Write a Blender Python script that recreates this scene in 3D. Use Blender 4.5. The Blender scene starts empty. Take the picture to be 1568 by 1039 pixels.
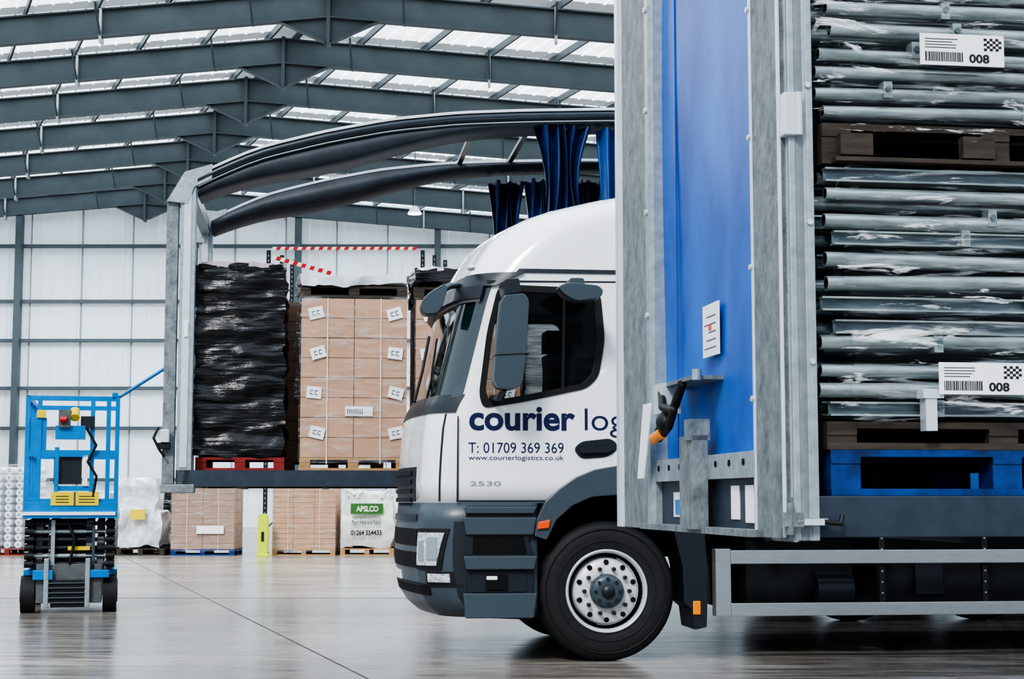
import bpy, math, random
from mathutils import Vector, Matrix, noise
random.seed(7)
S = bpy.context.scene
COL = S.collection
try:
    S.view_settings.view_transform = 'AgX'
    S.view_settings.look = 'AgX - High Contrast'
except Exception:
    pass

# ------------------------------------------------------------------ materials
def lin(c):
    return tuple(((v/255.0)/12.92 if v/255.0 <= 0.04045 else ((v/255.0+0.055)/1.055)**2.4) for v in c)

MATS = {}
def mat(name, rgb, rough=0.5, metal=0.0, ns=8.0, na=0.12, stretch=(1,1,1), bump=0.0, bs=None, emit=0.0,
        coat=0.0, rgb2=None, spec=0.5):
    if name in MATS: return MATS[name]
    m = bpy.data.materials.new(name); m.use_nodes = True
    nt = m.node_tree; N = nt.nodes; L = nt.links
    bsdf = N['Principled BSDF']
    c = lin(rgb)
    tc = N.new('ShaderNodeTexCoord'); mp = N.new('ShaderNodeMapping')
    mp.inputs['Scale'].default_value = stretch
    L.new(tc.outputs['Object'], mp.inputs['Vector'])
    nz = N.new('ShaderNodeTexNoise'); nz.inputs['Scale'].default_value = ns
    nz.inputs['Detail'].default_value = 6.0; nz.inputs['Roughness'].default_value = 0.6
    L.new(mp.outputs['Vector'], nz.inputs['Vector'])
    rp = N.new('ShaderNodeValToRGB')
    rp.color_ramp.elements[0].position = 0.3; rp.color_ramp.elements[1].position = 0.7
    if rgb2: a = lin(rgb2); b = c
    else:
        a = tuple(v*(1-na) for v in c); b = tuple(min(1, v*(1+na)) for v in c)
    rp.color_ramp.elements[0].color = (*a, 1); rp.color_ramp.elements[1].color = (*b, 1)
    L.new(nz.outputs['Fac'], rp.inputs['Fac'])
    L.new(rp.outputs['Color'], bsdf.inputs['Base Color'])
    bsdf.inputs['Roughness'].default_value = rough
    bsdf.inputs['Metallic'].default_value = metal
    bsdf.inputs['Specular IOR Level'].default_value = spec
    if coat: 
        bsdf.inputs['Coat Weight'].default_value = coat
        bsdf.inputs['Coat Roughness'].default_value = 0.05
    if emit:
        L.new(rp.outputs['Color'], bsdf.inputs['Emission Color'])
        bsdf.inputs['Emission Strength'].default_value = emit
    if bump:
        nb = N.new('ShaderNodeTexNoise'); nb.inputs['Scale'].default_value = bs or ns
        nb.inputs['Detail'].default_value = 5.0
        L.new(mp.outputs['Vector'], nb.inputs['Vector'])
        bp = N.new('ShaderNodeBump'); bp.inputs['Strength'].default_value = bump
        bp.inputs['Distance'].default_value = 0.02
        L.new(nb.outputs['Fac'], bp.inputs['Height']); L.new(bp.outputs['Normal'], bsdf.inputs['Normal'])
    MATS[name] = m
    return m

def film_mat(name, lo=0.05, hi=0.75, stretch=(3, 3, 22), rgb=(215, 225, 235), scale=2.0, p0=0.5, p1=0.72, bump=0.9, rot=0.12, rough=0.12, dist=0.03, metal=0.0):
    m = bpy.data.materials.new(name); m.use_nodes = True
    nt = m.node_tree; N = nt.nodes; L = nt.links
    bsdf = N['Principled BSDF']; out = N['Material Output']
    bsdf.inputs['Base Color'].default_value = (*lin(rgb), 1)
    bsdf.inputs['Roughness'].default_value = rough
    bsdf.inputs['Metallic'].default_value = metal
    bsdf.inputs['Specular IOR Level'].default_value = 0.9
    tc = N.new('ShaderNodeTexCoord'); mp = N.new('ShaderNodeMapping')
    mp.inputs['Scale'].default_value = stretch
    mp.inputs['Rotation'].default_value = (0, rot, 0)
    L.new(tc.outputs['Object'], mp.inputs['Vector'])
    nz = N.new('ShaderNodeTexNoise'); nz.inputs['Scale'].default_value = scale
    nz.inputs['Detail'].default_value = 8; nz.inputs['Roughness'].default_value = 0.65
    nz.inputs['Distortion'].default_value = 0.6
    L.new(mp.outputs['Vector'], nz.inputs['Vector'])
    rp = N.new('ShaderNodeValToRGB')
    rp.color_ramp.elements[0].position = p0; rp.color_ramp.elements[0].color = (lo,)*3+(1,)
    rp.color_ramp.elements[1].position = p1; rp.color_ramp.elements[1].color = (hi,)*3+(1,)
    L.new(nz.outputs['Fac'], rp.inputs['Fac'])
    tr = N.new('ShaderNodeBsdfTransparent'); mx = N.new('ShaderNodeMixShader')
    L.new(rp.outputs['Color'], mx.inputs['Fac']); L.new(tr.outputs[0], mx.inputs[1]); L.new(bsdf.outputs[0], mx.inputs[2])
    L.new(mx.outputs[0], out.inputs['Surface'])
    bp = N.new('ShaderNodeBump'); bp.inputs['Strength'].default_value = bump; bp.inputs['Distance'].default_value = dist
    L.new(nz.outputs['Fac'], bp.inputs['Height']); L.new(bp.outputs['Normal'], bsdf.inputs['Normal'])
    MATS[name] = m
    return m

WHITE = mat('white_paint', (243, 245, 248), 0.22, ns=2, na=0.01, coat=0.6)
NAVY = mat('navy_lettering', (24, 32, 78), 0.4, na=0.02)
SLATE = mat('slate_plastic', (68, 79, 88), 0.36, ns=30, na=0.06)
SLATE_D = mat('dark_slate_plastic', (36, 42, 49), 0.40, ns=30, na=0.06)
INNER = mat('cab_lining', (96, 102, 106), 0.7, ns=6, na=0.1)
BLACK = mat('black_rubber', (20, 21, 23), 0.55, ns=20, na=0.2)
TYRE = mat('tyre_rubber', (30, 31, 33), 0.7, ns=14, na=0.25, bump=0.1)
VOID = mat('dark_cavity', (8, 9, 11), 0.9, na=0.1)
GLASS = mat('tinted_glass', (20, 40, 44), 0.04, ns=1, na=0.1, spec=1.0, coat=1.0)
GALV = mat('galvanised_steel', (160, 170, 176), 0.42, metal=0.4, ns=22, na=0.2, bump=0.06)
GALV_OLD = mat('weathered_galvanised_steel', (142, 150, 154), 0.55, metal=0.25, ns=17, na=0.3, bump=0.25, bs=40, stretch=(1,1,0.7), rgb2=(96, 104, 108))
ALU = mat('aluminium', (176, 182, 186), 0.32, metal=0.65, ns=9, na=0.1, stretch=(1, 1, 6))
ALU_L = mat('pale_aluminium', (206, 213, 219), 0.35, metal=0.25, ns=9, na=0.08)
RIM = mat('painted_rim', (214, 216, 216), 0.4, metal=0.15, ns=18, na=0.14)
CHASSIS = mat('chassis_paint', (24, 28, 34), 0.5, ns=10, na=0.3)
RAILP = mat('bed_rail_paint', (48, 58, 72), 0.5, ns=9, na=0.25)
BLUEP = mat('blue_door_sheet', (48, 120, 212), 0.42, ns=1.8, na=0.16, stretch=(1, 1, 0.6), bump=0.12, bs=3, rgb2=(18, 68, 156), spec=0.35)
CURT = mat('navy_curtain', (18, 44, 96), 0.5, ns=6, na=0.25)
CURT2 = mat('blue_curtain', (22, 80, 150), 0.45, ns=4, na=0.25)
ORANGE = mat('amber_lens', (245, 140, 20), 0.3, na=0.05)
ORANGER = mat('amber_marker', (235, 90, 40), 0.3, na=0.05)
LENS = mat('headlamp_lens', (225, 232, 238), 0.08, ns=40, na=0.3, coat=1.0, spec=0.8, rgb2=(120, 128, 136))
PAPER = mat('white_label', (240, 242, 245), 0.6, ns=5, na=0.02)
INK = mat('label_ink', (30, 32, 38), 0.7, na=0.05)
CARD = mat('cardboard', (188, 148, 118), 0.75, ns=3.5, na=0.12)
CARD2 = mat('pale_cardboard', (166, 136, 116), 0.75, ns=3.5, na=0.16)
CARDD = mat('cardboard_seam', (112, 82, 60), 0.85, na=0.2)
WOOD = mat('pallet_wood', (176, 138, 96), 0.8, ns=14, na=0.25, stretch=(0.4, 3, 3))
WOODD = mat('aged_pallet_wood', (66, 58, 52), 0.85, ns=14, na=0.4, stretch=(0.4, 3, 3))
WOODR = mat('red_pallet_wood', (140, 48, 44), 0.8, ns=10, na=0.25)
WOODB = mat('blue_pallet_wood', (20, 74, 156), 0.5, ns=7, na=0.2, rgb2=(5, 26, 62), bump=0.2)
WRAPB = mat('black_stretch_wrap', (9, 10, 12), 0.16, ns=3, na=0.3, stretch=(1.5, 1.5, 12), bump=0.75, bs=2.8, spec=0.6)
WRAPW = mat('milky_stretch_wrap', (215, 220, 224), 0.2, ns=7, na=0.25, bump=0.8, bs=9)
GREYW = mat('grey_wrapped_stock', (150, 158, 160), 0.3, ns=5, na=0.4, stretch=(1,1,9), bump=0.8, bs=4)
FILM = film_mat('clear_stretch_film', 0.02, 0.55, stretch=(1.3, 2, 17), scale=2.0, rgb=(225, 233, 240), p0=0.52, p1=0.68, bump=0.9, rough=0.09, dist=0.05, metal=0.3)
FILM3 = film_mat('sparse_stretch_film', 0.0, 0.9, stretch=(2.2, 2, 15), scale=1.4, rgb=(248, 251, 253), p0=0.575, p1=0.64, bump=0.8, rot=-0.28, rough=0.07, dist=0.04)
FILM2 = film_mat('carton_stretch_film', 0.05, 0.42, stretch=(2, 2, 9), scale=1.6)
PANE = film_mat('window_glass', 0.16, 0.2, stretch=(1, 1, 1), scale=1.0, rgb=(30, 44, 46), bump=0.0, rough=0.03)
STRAP = mat('strapping', (225, 215, 200), 0.4, na=0.05)
STEEL = mat('building_steel', (78, 89, 96), 0.5, ns=2, na=0.1)
LIFTB = mat('lift_blue_paint', (16, 124, 196), 0.35, ns=8, na=0.12)
LIFTG = mat('lift_grey_paint', (92, 96, 98), 0.5, ns=12, na=0.2)
YEL = mat('yellow_paint', (232, 205, 40), 0.5, na=0.08)
HIVIS = mat('hivis_yellow', (205, 225, 30), 0.5, na=0.05)
RED = mat('red_paint', (205, 40, 45), 0.5, na=0.08)
GREEN = mat('bag_green', (60, 110, 50), 0.7, na=0.2)
BAG = mat('woven_bag', (214, 216, 212), 0.8, ns=18, na=0.08, bump=0.4, bs=6)
TUBE = mat('galvanised_tube', (182, 194, 196), 0.3, metal=0.5, ns=7, na=0.3, stretch=(1, 6, 6), rgb2=(120, 131, 133))
TUBE2 = mat('dark_galvanised_tube', (104, 116, 122), 0.34, metal=0.5, ns=7, na=0.35, stretch=(1, 6, 6))
SEATM = mat('seat_fabric', (34, 36, 40), 0.9, ns=30, na=0.2)

# ------------------------------------------------------------------ mesh builder
class B:
    def __init__(s): s.v=[]; s.f=[]; s.m=[]; s.sm=[]; s.mats=[]
    def mi(s, m):
        if m not in s.mats: s.mats.append(m)
        return s.mats.index(m)
    def add(s, vs, fs, m, smooth=False):
        o = len(s.v); s.v += [tuple(p) for p in vs]; k = s.mi(m)
        for f in fs:
            s.f.append([i+o for i in f]); s.m.append(k); s.sm.append(smooth)
    def box(s, x0,x1,y0,y1,z0,z1,m, rot=None, piv=None):
        vs=[(x0,y0,z0),(x1,y0,z0),(x1,y1,z0),(x0,y1,z0),(x0,y0,z1),(x1,y0,z1),(x1,y1,z1),(x0,y1,z1)]
        if rot is not None:
            c = Vector(piv) if piv else Vector(((x0+x1)/2,(y0+y1)/2,(z0+z1)/2))
            vs=[tuple(c+rot@(Vector(p)-c)) for p in vs]
        s.add(vs,[(0,3,2,1),(4,5,6,7),(0,1,5,4),(1,2,6,5),(2,3,7,6),(3,0,4,7)],m)
    def prism(s, poly, a, b, m, axis='y', smooth=False):
        n=len(poly)
        if axis=='y': vs=[(p[0],a,p[1]) for p in poly]+[(p[0],b,p[1]) for p in poly]
        elif axis=='x': vs=[(a,p[0],p[1]) for p in poly]+[(b,p[0],p[1]) for p in poly]
        else: vs=[(p[0],p[1],a) for p in poly]+[(p[0],p[1],b) for p in poly]
        fs=[tuple(range(n)), tuple(range(2*n-1,n-1,-1))]
        o=len(s.v); s.v+=vs; k=s.mi(m)
        for f in fs: s.f.append([i+o for i in f]); s.m.append(k); s.sm.append(False)
        for i in range(n): s.f.append([i+o,n+i+o,n+(i+1)%n+o,(i+1)%n+o]); s.m.append(k); s.sm.append(smooth)
    def cyl(s,p0,p1,r,m,n=14,r2=None,caps=True):
        p0=Vector(p0);p1=Vector(p1);d=(p1-p0).normalized()
        u=d.orthogonal().normalized();w=d.cross(u); r2=r if r2 is None else r2
        vs=[]
        for p,rr in((p0,r),(p1,r2)):
            for i in range(n):
                a=2*math.pi*i/n; vs.append(p+u*math.cos(a)*rr+w*math.sin(a)*rr)
        s.add(vs,[(i,(i+1)%n,n+(i+1)%n,n+i) for i in range(n)],m,True)
        if caps: s.add(vs,[tuple(range(n-1,-1,-1)),tuple(range(n,2*n))],m)
    def pipe(s,pts,r,m,n=10):
        for a,b in zip(pts[:-1],pts[1:]): s.cyl(a,b,r,m,n)
        for p in pts[1:-1]: s.ball(p,(r,r,r),m,8,6)
    def ball(s,c,r,m,n=16,k=10,rot=None):
        vs=[];c=Vector(c)
        for j in range(k+1):
            t=math.pi*j/k
            for i in range(n):
                a=2*math.pi*i/n
                p=Vector((r[0]*math.sin(t)*math.cos(a),r[1]*math.sin(t)*math.sin(a),r[2]*math.cos(t)))
                if rot is not None: p=rot@p
                vs.append(c+p)
        s.add(vs,[(j*n+i,(j+1)*n+i,(j+1)*n+(i+1)%n,j*n+(i+1)%n) for j in range(k) for i in range(n)],m,True)
    def revolve(s,prof,c,m,n=48):   # axis y ; prof=(r,y)
        vs=[];P=len(prof)
        for i in range(n):
            a=2*math.pi*i/n
            for r,y in prof: vs.append((c[0]+r*math.cos(a),c[1]+y,c[2]+r*math.sin(a)))
        s.add(vs,[(i*P+j,i*P+j+1,((i+1)%n)*P+j+1,((i+1)%n)*P+j) for i in range(n) for j in range(P-1)],m,True)
    def hollow(s,p0,p1,r,m,n=16):
        s.cyl(p0,p1,r,m,n,caps=False)
        p0=Vector(p0);p1=Vector(p1);d=(p1-p0).normalized();u=d.orthogonal().normalized();w=d.cross(u)
        for p,sg in((p0,1),(p1,-1)):
            ring=[p+(u*math.cos(2*math.pi*i/n)+w*math.sin(2*math.pi*i/n))*r for i in range(n)]
            ring2=[p+(u*math.cos(2*math.pi*i/n)+w*math.sin(2*math.pi*i/n))*r*0.8 for i in range(n)]
            ring3=[q+d*sg*0.05 for q in ring2]
            s.add(ring+ring2,[(i,(i+1)%n,n+(i+1)%n,n+i) for i in range(n)],m)
            s.add(ring2+ring3,[(i,(i+1)%n,n+(i+1)%n,n+i) for i in range(n)],VOID,True)
            s.add(ring3,[tuple(range(n))],VOID)
    def grid(s, fn, nu, nv, m, smooth=True):
        vs=[fn(i/nu,j/nv) for j in range(nv+1) for i in range(nu+1)]
        s.add(vs,[(j*(nu+1)+i,j*(nu+1)+i+1,(j+1)*(nu+1)+i+1,(j+1)*(nu+1)+i) for j in range(nv) for i in range(nu)],m,smooth)
    def wrapped(s,x0,x1,y0,y1,z0,z1,m,amp=0.02,fr=(3,3,8),res=0.06,seed=0,bulge=0.0,caps=True):
        c=Vector(((x0+x1)/2,(y0+y1)/2,(z0+z1)/2))
        def D(p):
            q=Vector((p[0]*fr[0]+seed*7.3,p[1]*fr[1],p[2]*fr[2]))
            v=noise.noise_vector(q)*amp*1.6+noise.noise_vector(q*2.7)*amp*0.7
            o=Vector(p)+v
            if bulge:
                k=1+bulge*math.sin(math.pi*(p[2]-z0)/(z1-z0))
                o.x=c.x+(o.x-c.x)*k; o.y=c.y+(o.y-c.y)*k
            return tuple(o)
        nx=max(2,int((x1-x0)/res)); ny=max(2,int((y1-y0)/res)); nz=max(2,int((z1-z0)/res))
        L=lambda a,b,t:a+(b-a)*t
        s.grid(lambda u,v:D((L(x0,x1,u),y0,L(z0,z1,v))),nx,nz,m)
        s.grid(lambda u,v:D((L(x1,x0,u),y1,L(z0,z1,v))),nx,nz,m)
        s.grid(lambda u,v:D((x0,L(y1,y0,u),L(z0,z1,v))),ny,nz,m)
        s.grid(lambda u,v:D((x1,L(y0,y1,u),L(z0,z1,v))),ny,nz,m)
        if caps:
            s.grid(lambda u,v:D((L(x0,x1,u),L(y0,y1,v),z1)),nx,ny,m)
            s.grid(lambda u,v:D((L(x0,x1,u),L(y1,y0,v),z0)),nx,ny,m)
    def pallet(s,x0,x1,y0,y1,z0,m,h=0.144):
        t=0.022
        ny=5; w=(y1-y0)
        s.box(x0,x1,y0,y0+0.1,z0+h-t,z0+h,m)
        for i in range(1,5):
            a=y0+(w-0.1)*i/4; s.box(x0,x1,a,a+0.1,z0+h-t,z0+h,m)
        for i in range(3):
            a=x0+(x1-x0-0.1)*i/2; s.box(a,a+0.1,y0,y1,z0+h-2*t,z0+h-t,m)
            for j in range(3):
                b=y0+(w-0.12)*j/2; s.box(a,a+0.1,b+0.004,b+0.116,z0+t,z0+h-2*t,m)
        for j in range(3):
            b=y0+(w-0.12)*j/2; s.box(x0,x1,b,b+0.12,z0,z0+t,m)
    def build(s,name,parent=None,loc=(0,0,0),rz=0,bevel=0,recalc=True):
        me=bpy.data.meshes.new(name); me.from_pydata(s.v,[],s.f)
        for m in s.mats: me.materials.append(m)
        for p,k,q in zip(me.polygons,s.m,s.sm): p.material_index=k; p.use_smooth=q
        if recalc:
            import bmesh
            bm=bmesh.new(); bm.from_mesh(me); bmesh.ops.recalc_face_normals(bm,faces=bm.faces); bm.to_mesh(me); bm.free()
        me.update()
        ob=bpy.data.objects.new(name,me); COL.objects.link(ob)
        ob.location=loc; ob.rotation_euler=(0,0,rz)
        if parent: ob.parent=parent
        if bevel:
            md=ob.modifiers.new('bevel','BEVEL'); md.width=bevel; md.segments=2; md.limit_method='ANGLE'; md.angle_limit=math.radians(50)
        return ob

def empty(name,loc,rz=0):
    e=bpy.data.objects.new(name,None); COL.objects.link(e); e.location=loc; e.rotation_euler=(0,0,rz); e.empty_display_size=0.3
    return e

def text(parent,name,body,x,y,z,w,h,m,bold=0.0,face='-y',rot=0.0):
    cu=bpy.data.curves.new(name,'FONT'); cu.body=body; cu.offset=bold; cu.extrude=0.0; cu.resolution_u=4
    ob=bpy.data.objects.new(name,cu); COL.objects.link(ob)
    bpy.context.view_layer.update()
    dg=bpy.context.evaluated_depsgraph_get()
    me=bpy.data.meshes.new_from_object(ob.evaluated_get(dg))
    bpy.data.objects.remove(ob)
    xs=[v.co.x for v in me.vertices]; ys=[v.co.y for v in me.vertices]
    ax,bx,ay,by=min(xs),max(xs),min(ys),max(ys)
    for v in me.vertices:
        u=(v.co.x-ax)/(bx-ax)*w; t=(v.co.y-ay)/(by-ay)*h
        u,t=u*math.cos(rot)-t*math.sin(rot),u*math.sin(rot)+t*math.cos(rot)
        v.co=(x+u,y,z+t)
    me.materials.clear(); me.materials.append(m)
    o=bpy.data.objects.new(name,me); COL.objects.link(o); o.parent=parent
    return o

# ------------------------------------------------------------------ camera
EYE=1.16
cam=bpy.data.cameras.new('camera'); co=bpy.data.objects.new('camera',cam); COL.objects.link(co)
cam.sensor_width=36; cam.lens=2500/1568*36
co.location=(0,0,EYE); co.rotation_euler=(math.radians(90+5.6),0,0)
cam.clip_end=400
S.camera=co

# ------------------------------------------------------------------ building shell
SK=-0.401
def ridge(Y): return -4.84+SK*(Y-42.1)
HALF=28.0; PITCH=0.085
Y0=23.9; SP=4.55; NF=11; YW=Y0+SP*(NF-1)+0.25
# floor
fl=mat('polished_concrete',(156,151,145),0.3,ns=0.35,na=0.22,stretch=(0.5,2.2,1))
nt=fl.node_tree; N=nt.nodes; L=nt.links
bs=N['Principled BSDF']; rp=[n for n in N if n.type=='VALTORGB'][0]
rp.color_ramp.elements[0].position=0.36; rp.color_ramp.elements[1].position=0.64
def fnoise(scale,st,lo,hi,p0,p1):
    n2=N.new('ShaderNodeTexNoise'); n2.inputs['Scale'].default_value=scale; n2.inputs['Detail'].default_value=9; n2.inputs['Roughness'].default_value=0.7
    mp2=N.new('ShaderNodeMapping'); mp2.inputs['Scale'].default_value=st; tc2=N.new('ShaderNodeTexCoord')
    L.new(tc2.outputs['Object'],mp2.inputs['Vector']); L.new(mp2.outputs['Vector'],n2.inputs['Vector'])
    r2=N.new('ShaderNodeValToRGB'); r2.color_ramp.elements[0].position=p0; r2.color_ramp.elements[1].position=p1
    r2.color_ramp.elements[0].color=(*lo,1); r2.color_ramp.elements[1].color=(*hi,1)
    L.new(n2.outputs['Fac'],r2.inputs['Fac']); return n2,r2
def fmul(a,b):
    mx=N.new('ShaderNodeMix'); mx.data_type='RGBA'; mx.blend_type='MULTIPLY'; mx.inputs['Factor'].default_value=1.0
    L.new(a,mx.inputs['A']); L.new(b,mx.inputs['B']); return mx.outputs['Result']
n2,r2=fnoise(2.2,(0.35,3.0,1),(0.42,0.37,0.33),(1,1,1),0.36,0.58)
n3,r3=fnoise(5.0,(0.5,2.0,1),(0.68,0.62,0.58),(1,1,1),0.40,0.56)
L.new(fmul(fmul(rp.outputs['Color'],r2.outputs['Color']),r3.outputs['Color']),bs.inputs['Base Color'])
mr=N.new('ShaderNodeMapRange'); mr.inputs['To Min'].default_value=0.06; mr.inputs['To Max'].default_value=0.36
L.new(n2.outputs['Fac'],mr.inputs['Value']); L.new(mr.outputs['Result'],bs.inputs['Roughness'])
b=B(); b.box(-70,50,-20,YW+1,-0.2,0,fl); b.build('floor')
JN=mat('joint_sealant',(84,80,76),0.8)
b=B()
for off in (3.4,9.4,-2.6,-8.6):
    xa=off-4.3+SK*0.77*(8-10.8)-0.05; xb=xa-0.307*(60-8)
    b.add([(xa,8,0.002),(xa+0.012,8,0.002),(xb+0.02,60,0.002),(xb,60,0.002)],[(0,1,2,3)],JN)
for yy in (19.5,30,45): b.box(-40,30,yy,yy+0.03,0.0,0.002,JN)
b.build('trim_1')

CLAD=mat('wall_cladding',(224,234,242),0.5,ns=0.6,na=0.05,emit=0.18)  # slight emission added to the cladding to make up for weak light indoors
CLAD2=mat('wall_seam',(150,160,168),0.5)
XL=ridge(YW)-HALF; XR=ridge(YW)+HALF; rx=ridge(YW)
def ztop(x,Y): return 14.8-PITCH*abs(x-ridge(Y))
b=B()
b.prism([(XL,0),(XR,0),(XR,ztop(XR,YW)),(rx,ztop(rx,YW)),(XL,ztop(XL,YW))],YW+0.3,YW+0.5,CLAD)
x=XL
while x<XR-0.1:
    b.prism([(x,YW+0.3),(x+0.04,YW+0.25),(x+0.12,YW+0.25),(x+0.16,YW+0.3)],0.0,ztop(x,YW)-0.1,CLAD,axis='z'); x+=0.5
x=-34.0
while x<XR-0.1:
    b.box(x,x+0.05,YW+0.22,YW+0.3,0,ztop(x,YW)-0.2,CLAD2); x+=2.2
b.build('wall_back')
b=B()
for z in (12.04,9.64,7.95,5.9,4.19,2.0):
    b.box(XL,XR,YW-0.02,YW+0.2,z-0.07,z+0.07,STEEL)
for x in (-33.2,-27.2,-21.2,-9.2,-3.2,2.8,8.8):
    b.box(x-0.13,x+0.13,YW-0.3,YW+0.1,0,ztop(x,YW)-1,STEEL)
b.build('wall_rails')
for nm,sg in (('wall_left',-1),('wall_right',1)):
    b=B(); ya,yb=Y0,YW+0.4
    xa,xb=ridge(ya)+sg*(HALF+0.3),ridge(yb)+sg*(HALF+0.3); zt=14.8-PITCH*HALF
    d=sg*0.2
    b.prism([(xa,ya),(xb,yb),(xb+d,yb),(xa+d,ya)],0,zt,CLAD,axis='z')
    b.build(nm)
me0=None; frames=[]
for k in range(NF):
    Y=Y0+SP*k; X=ridge(Y)
    if me0 is None:
        b=B()
        def chev(zt,zb,y0,y1):
            h=HALF
            b.prism([(-h,zt-PITCH*h),(0,zt),(h,zt-PITCH*h),(h,zb-PITCH*h),(0,zb),(-h,zb-PITCH*h)],y0,y1,STEEL)
        chev(14.56,13.8,-0.012,0.012); chev(14.56,14.52,-0.13,0.13); chev(13.84,13.80,-0.13,0.13)
        b.prism([(-1.3,13.72),(0,13.82),(1.3,13.72),(0.1,13.16),(-0.1,13.16)],-0.012,0.012,STEEL)
        b.prism([(-1.3,13.72),(-1.3,13.68),(-0.1,13.13),(-0.1,13.18)],-0.1,0.1,STEEL)
        b.prism([(1.3,13.72),(1.3,13.68),(0.1,13.13),(0.1,13.18)],-0.1,0.1,STEEL)
        b.box(-0.05,0.05,-0.14,0.14,13.05,14.6,STEEL)
        for o in (6,12,18):
            for sg in (-1,1):
                z=14.56-PITCH*o; b.box(sg*o-0.035,sg*o+0.035,-0.14,0.14,z-0.92,z+0.03,ALU)
        for o in range(2,28,4):
            for sg in (-1,1):
                z=14.5-PITCH*o
                b.cyl((sg*o,-0.1,z-0.7),(sg*o,-0.75,z+0.05),0.03,STEEL,6)
                b.cyl((sg*o,0.1,z-0.7),(sg*o,0.75,z+0.05),0.03,STEEL,6)
        for sg in (-1,1):
            b.box(sg*HALF-0.2,sg*HALF+0.2,-0.13,0.13,0,13.9-PITCH*HALF+0.6,STEEL)
            b.prism([(sg*(HALF-3.5),13.8-PITCH*(HALF-3.5)),(sg*(HALF-0.2),13.8-PITCH*HALF),(sg*(HALF-0.2),12.6-PITCH*HALF)],-0.1,0.1,STEEL)
        o=b.build('portal_frame',loc=(X,Y,0)); me0=o.data
    else:
        o=bpy.data.objects.new('portal_frame',me0); COL.objects.link(o); o.location=(X,Y,0)
    frames.append(o)
def skewbar(b,off,y0,y1,w,za,zb,m):
    xa,xb=ridge(y0)+off,ridge(y1)+off
    vs=[(xa-w,y0,za),(xa+w,y0,za),(xb+w,y1,za),(xb-w,y1,za),(xa-w,y0,zb),(xa+w,y0,zb),(xb+w,y1,zb),(xb-w,y1,zb)]
    b.add(vs,[(0,3,2,1),(4,5,6,7),(0,1,5,4),(1,2,6,5),(2,3,7,6),(3,0,4,7)],m)
b=B()
o=0.4
offs=[]
while o<HALF: offs+= [o,-o]; o+=1.9
for o in offs:
    z=14.58-PITCH*abs(o); skewbar(b,o,Y0-1,YW,0.03,z,z+0.2,STEEL)
b.build('roof_purlins')
SHEET=mat('roof_sheet',(190,198,204),0.5,ns=0.8,na=0.08,emit=0.3)  # faint glow added to plain sheets to brighten the roof underside
SKYL=mat('rooflight_panel',(226,236,246),0.5,ns=1.3,na=0.2,emit=1.9,stretch=(1,1,1))
b=B()
edges=sorted(set([-HALF-0.3,0,HALF+0.3]+offs))
for i in range(len(edges)-1):
    a,c=edges[i],edges[i+1]; mid=abs((a+c)/2)
    for k in range(-1,NF):
        ya=max(Y0-1,Y0+SP*k) ; yb=min(YW+0.4,Y0+SP*(k+1))
        if yb<=ya: continue
        segs=[(ya,yb,SHEET)]
        if mid>1.0 and mid<24:
            q=(yb-ya); segs=[(ya,ya+q*0.15,SHEET),(ya+q*0.15,yb,SKYL)]
        for s0,s1,m in segs:
            za,zc=14.82-PITCH*abs(a),14.82-PITCH*abs(c)
            b.add([(ridge(s0)+a,s0,za),(ridge(s0)+c,s0,zc),(ridge(s1)+c,s1,zc),(ridge(s1)+a,s1,za)],[(0,1,2,3)],m)
            n=4
            for r in range(n):
                t=(r+0.5)/n; o=a+(c-a)*t; z=14.82-PITCH*abs(o)
                skewbar(b,o,s0,s1,0.03,z-0.035,z-0.001,m)
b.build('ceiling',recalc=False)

# ------------------------------------------------------------------ WHEELS
def wheel(b,cx,cz,yface,sgn,front=True):
    def Y(d): return sgn*d
    c=(cx,yface,cz)
    prof=[(0.29,0.01),(0.33,0.0),(0.40,-0.005),(0.46,0.005),(0.485,0.02),(0.502,0.05),(0.505,0.1),(0.505,0.22),(0.50,0.27),(0.48,0.3),(0.3,0.31)]
    b.revolve([(r,Y(y)) for r,y in prof],c,TYRE,64)
    for rr in (0.36,0.445): b.revolve([(rr-0.006,Y(0.004)),(rr,Y(-0.009)),(rr+0.006,Y(0.004))],c,BLACK,64)
    b.revolve([(0.272,Y(0.05)),(0.283,Y(0.0)),(0.296,Y(-0.006)),(0.302,Y(0.012))],c,ALU_L,64)
    b.revolve([(0.28,Y(0.02)),(0.262,Y(0.09)),(0.25,Y(0.10))],c,VOID,48)
    b.revolve([(0.247,Y(0.11)),(0.235,Y(0.05)),(0.215,Y(0.03)),(0.15,Y(0.02)),(0.13,Y(0.02)),(0.0,Y(0.02))],c,RIM,64)
    for i in range(10):
        a=2*math.pi*(i+0.5)/10
        x,z=cx+0.207*math.cos(a),cz+0.207*math.sin(a)
        b.cyl((x,yface+Y(0.018),z),(x,yface+Y(0.06),z),0.019,VOID,12)
        a=2*math.pi*i/10; x,z=cx+0.165*math.cos(a),cz+0.165*math.sin(a)
        b.cyl((x,yface+Y(-0.02),z),(x,yface+Y(0.03),z),0.016,SLATE_D,6)
    b.revolve([(0.125,Y(0.03)),(0.122,Y(-0.02)),(0.105,Y(-0.045)),(0.07,Y(-0.05)),(0.0,Y(-0.05))],c,SLATE,40)
    for i in range(8):
        a=2*math.pi*i/8; x,z=cx+0.09*math.cos(a),cz+0.09*math.sin(a)
        b.cyl((x,yface+Y(-0.06),z),(x,yface,z),0.013,SLATE_D,6)
    b.revolve([(0.05,Y(-0.045)),(0.045,Y(-0.07)),(0,Y(-0.072))],c,SLATE_D,24)

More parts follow.
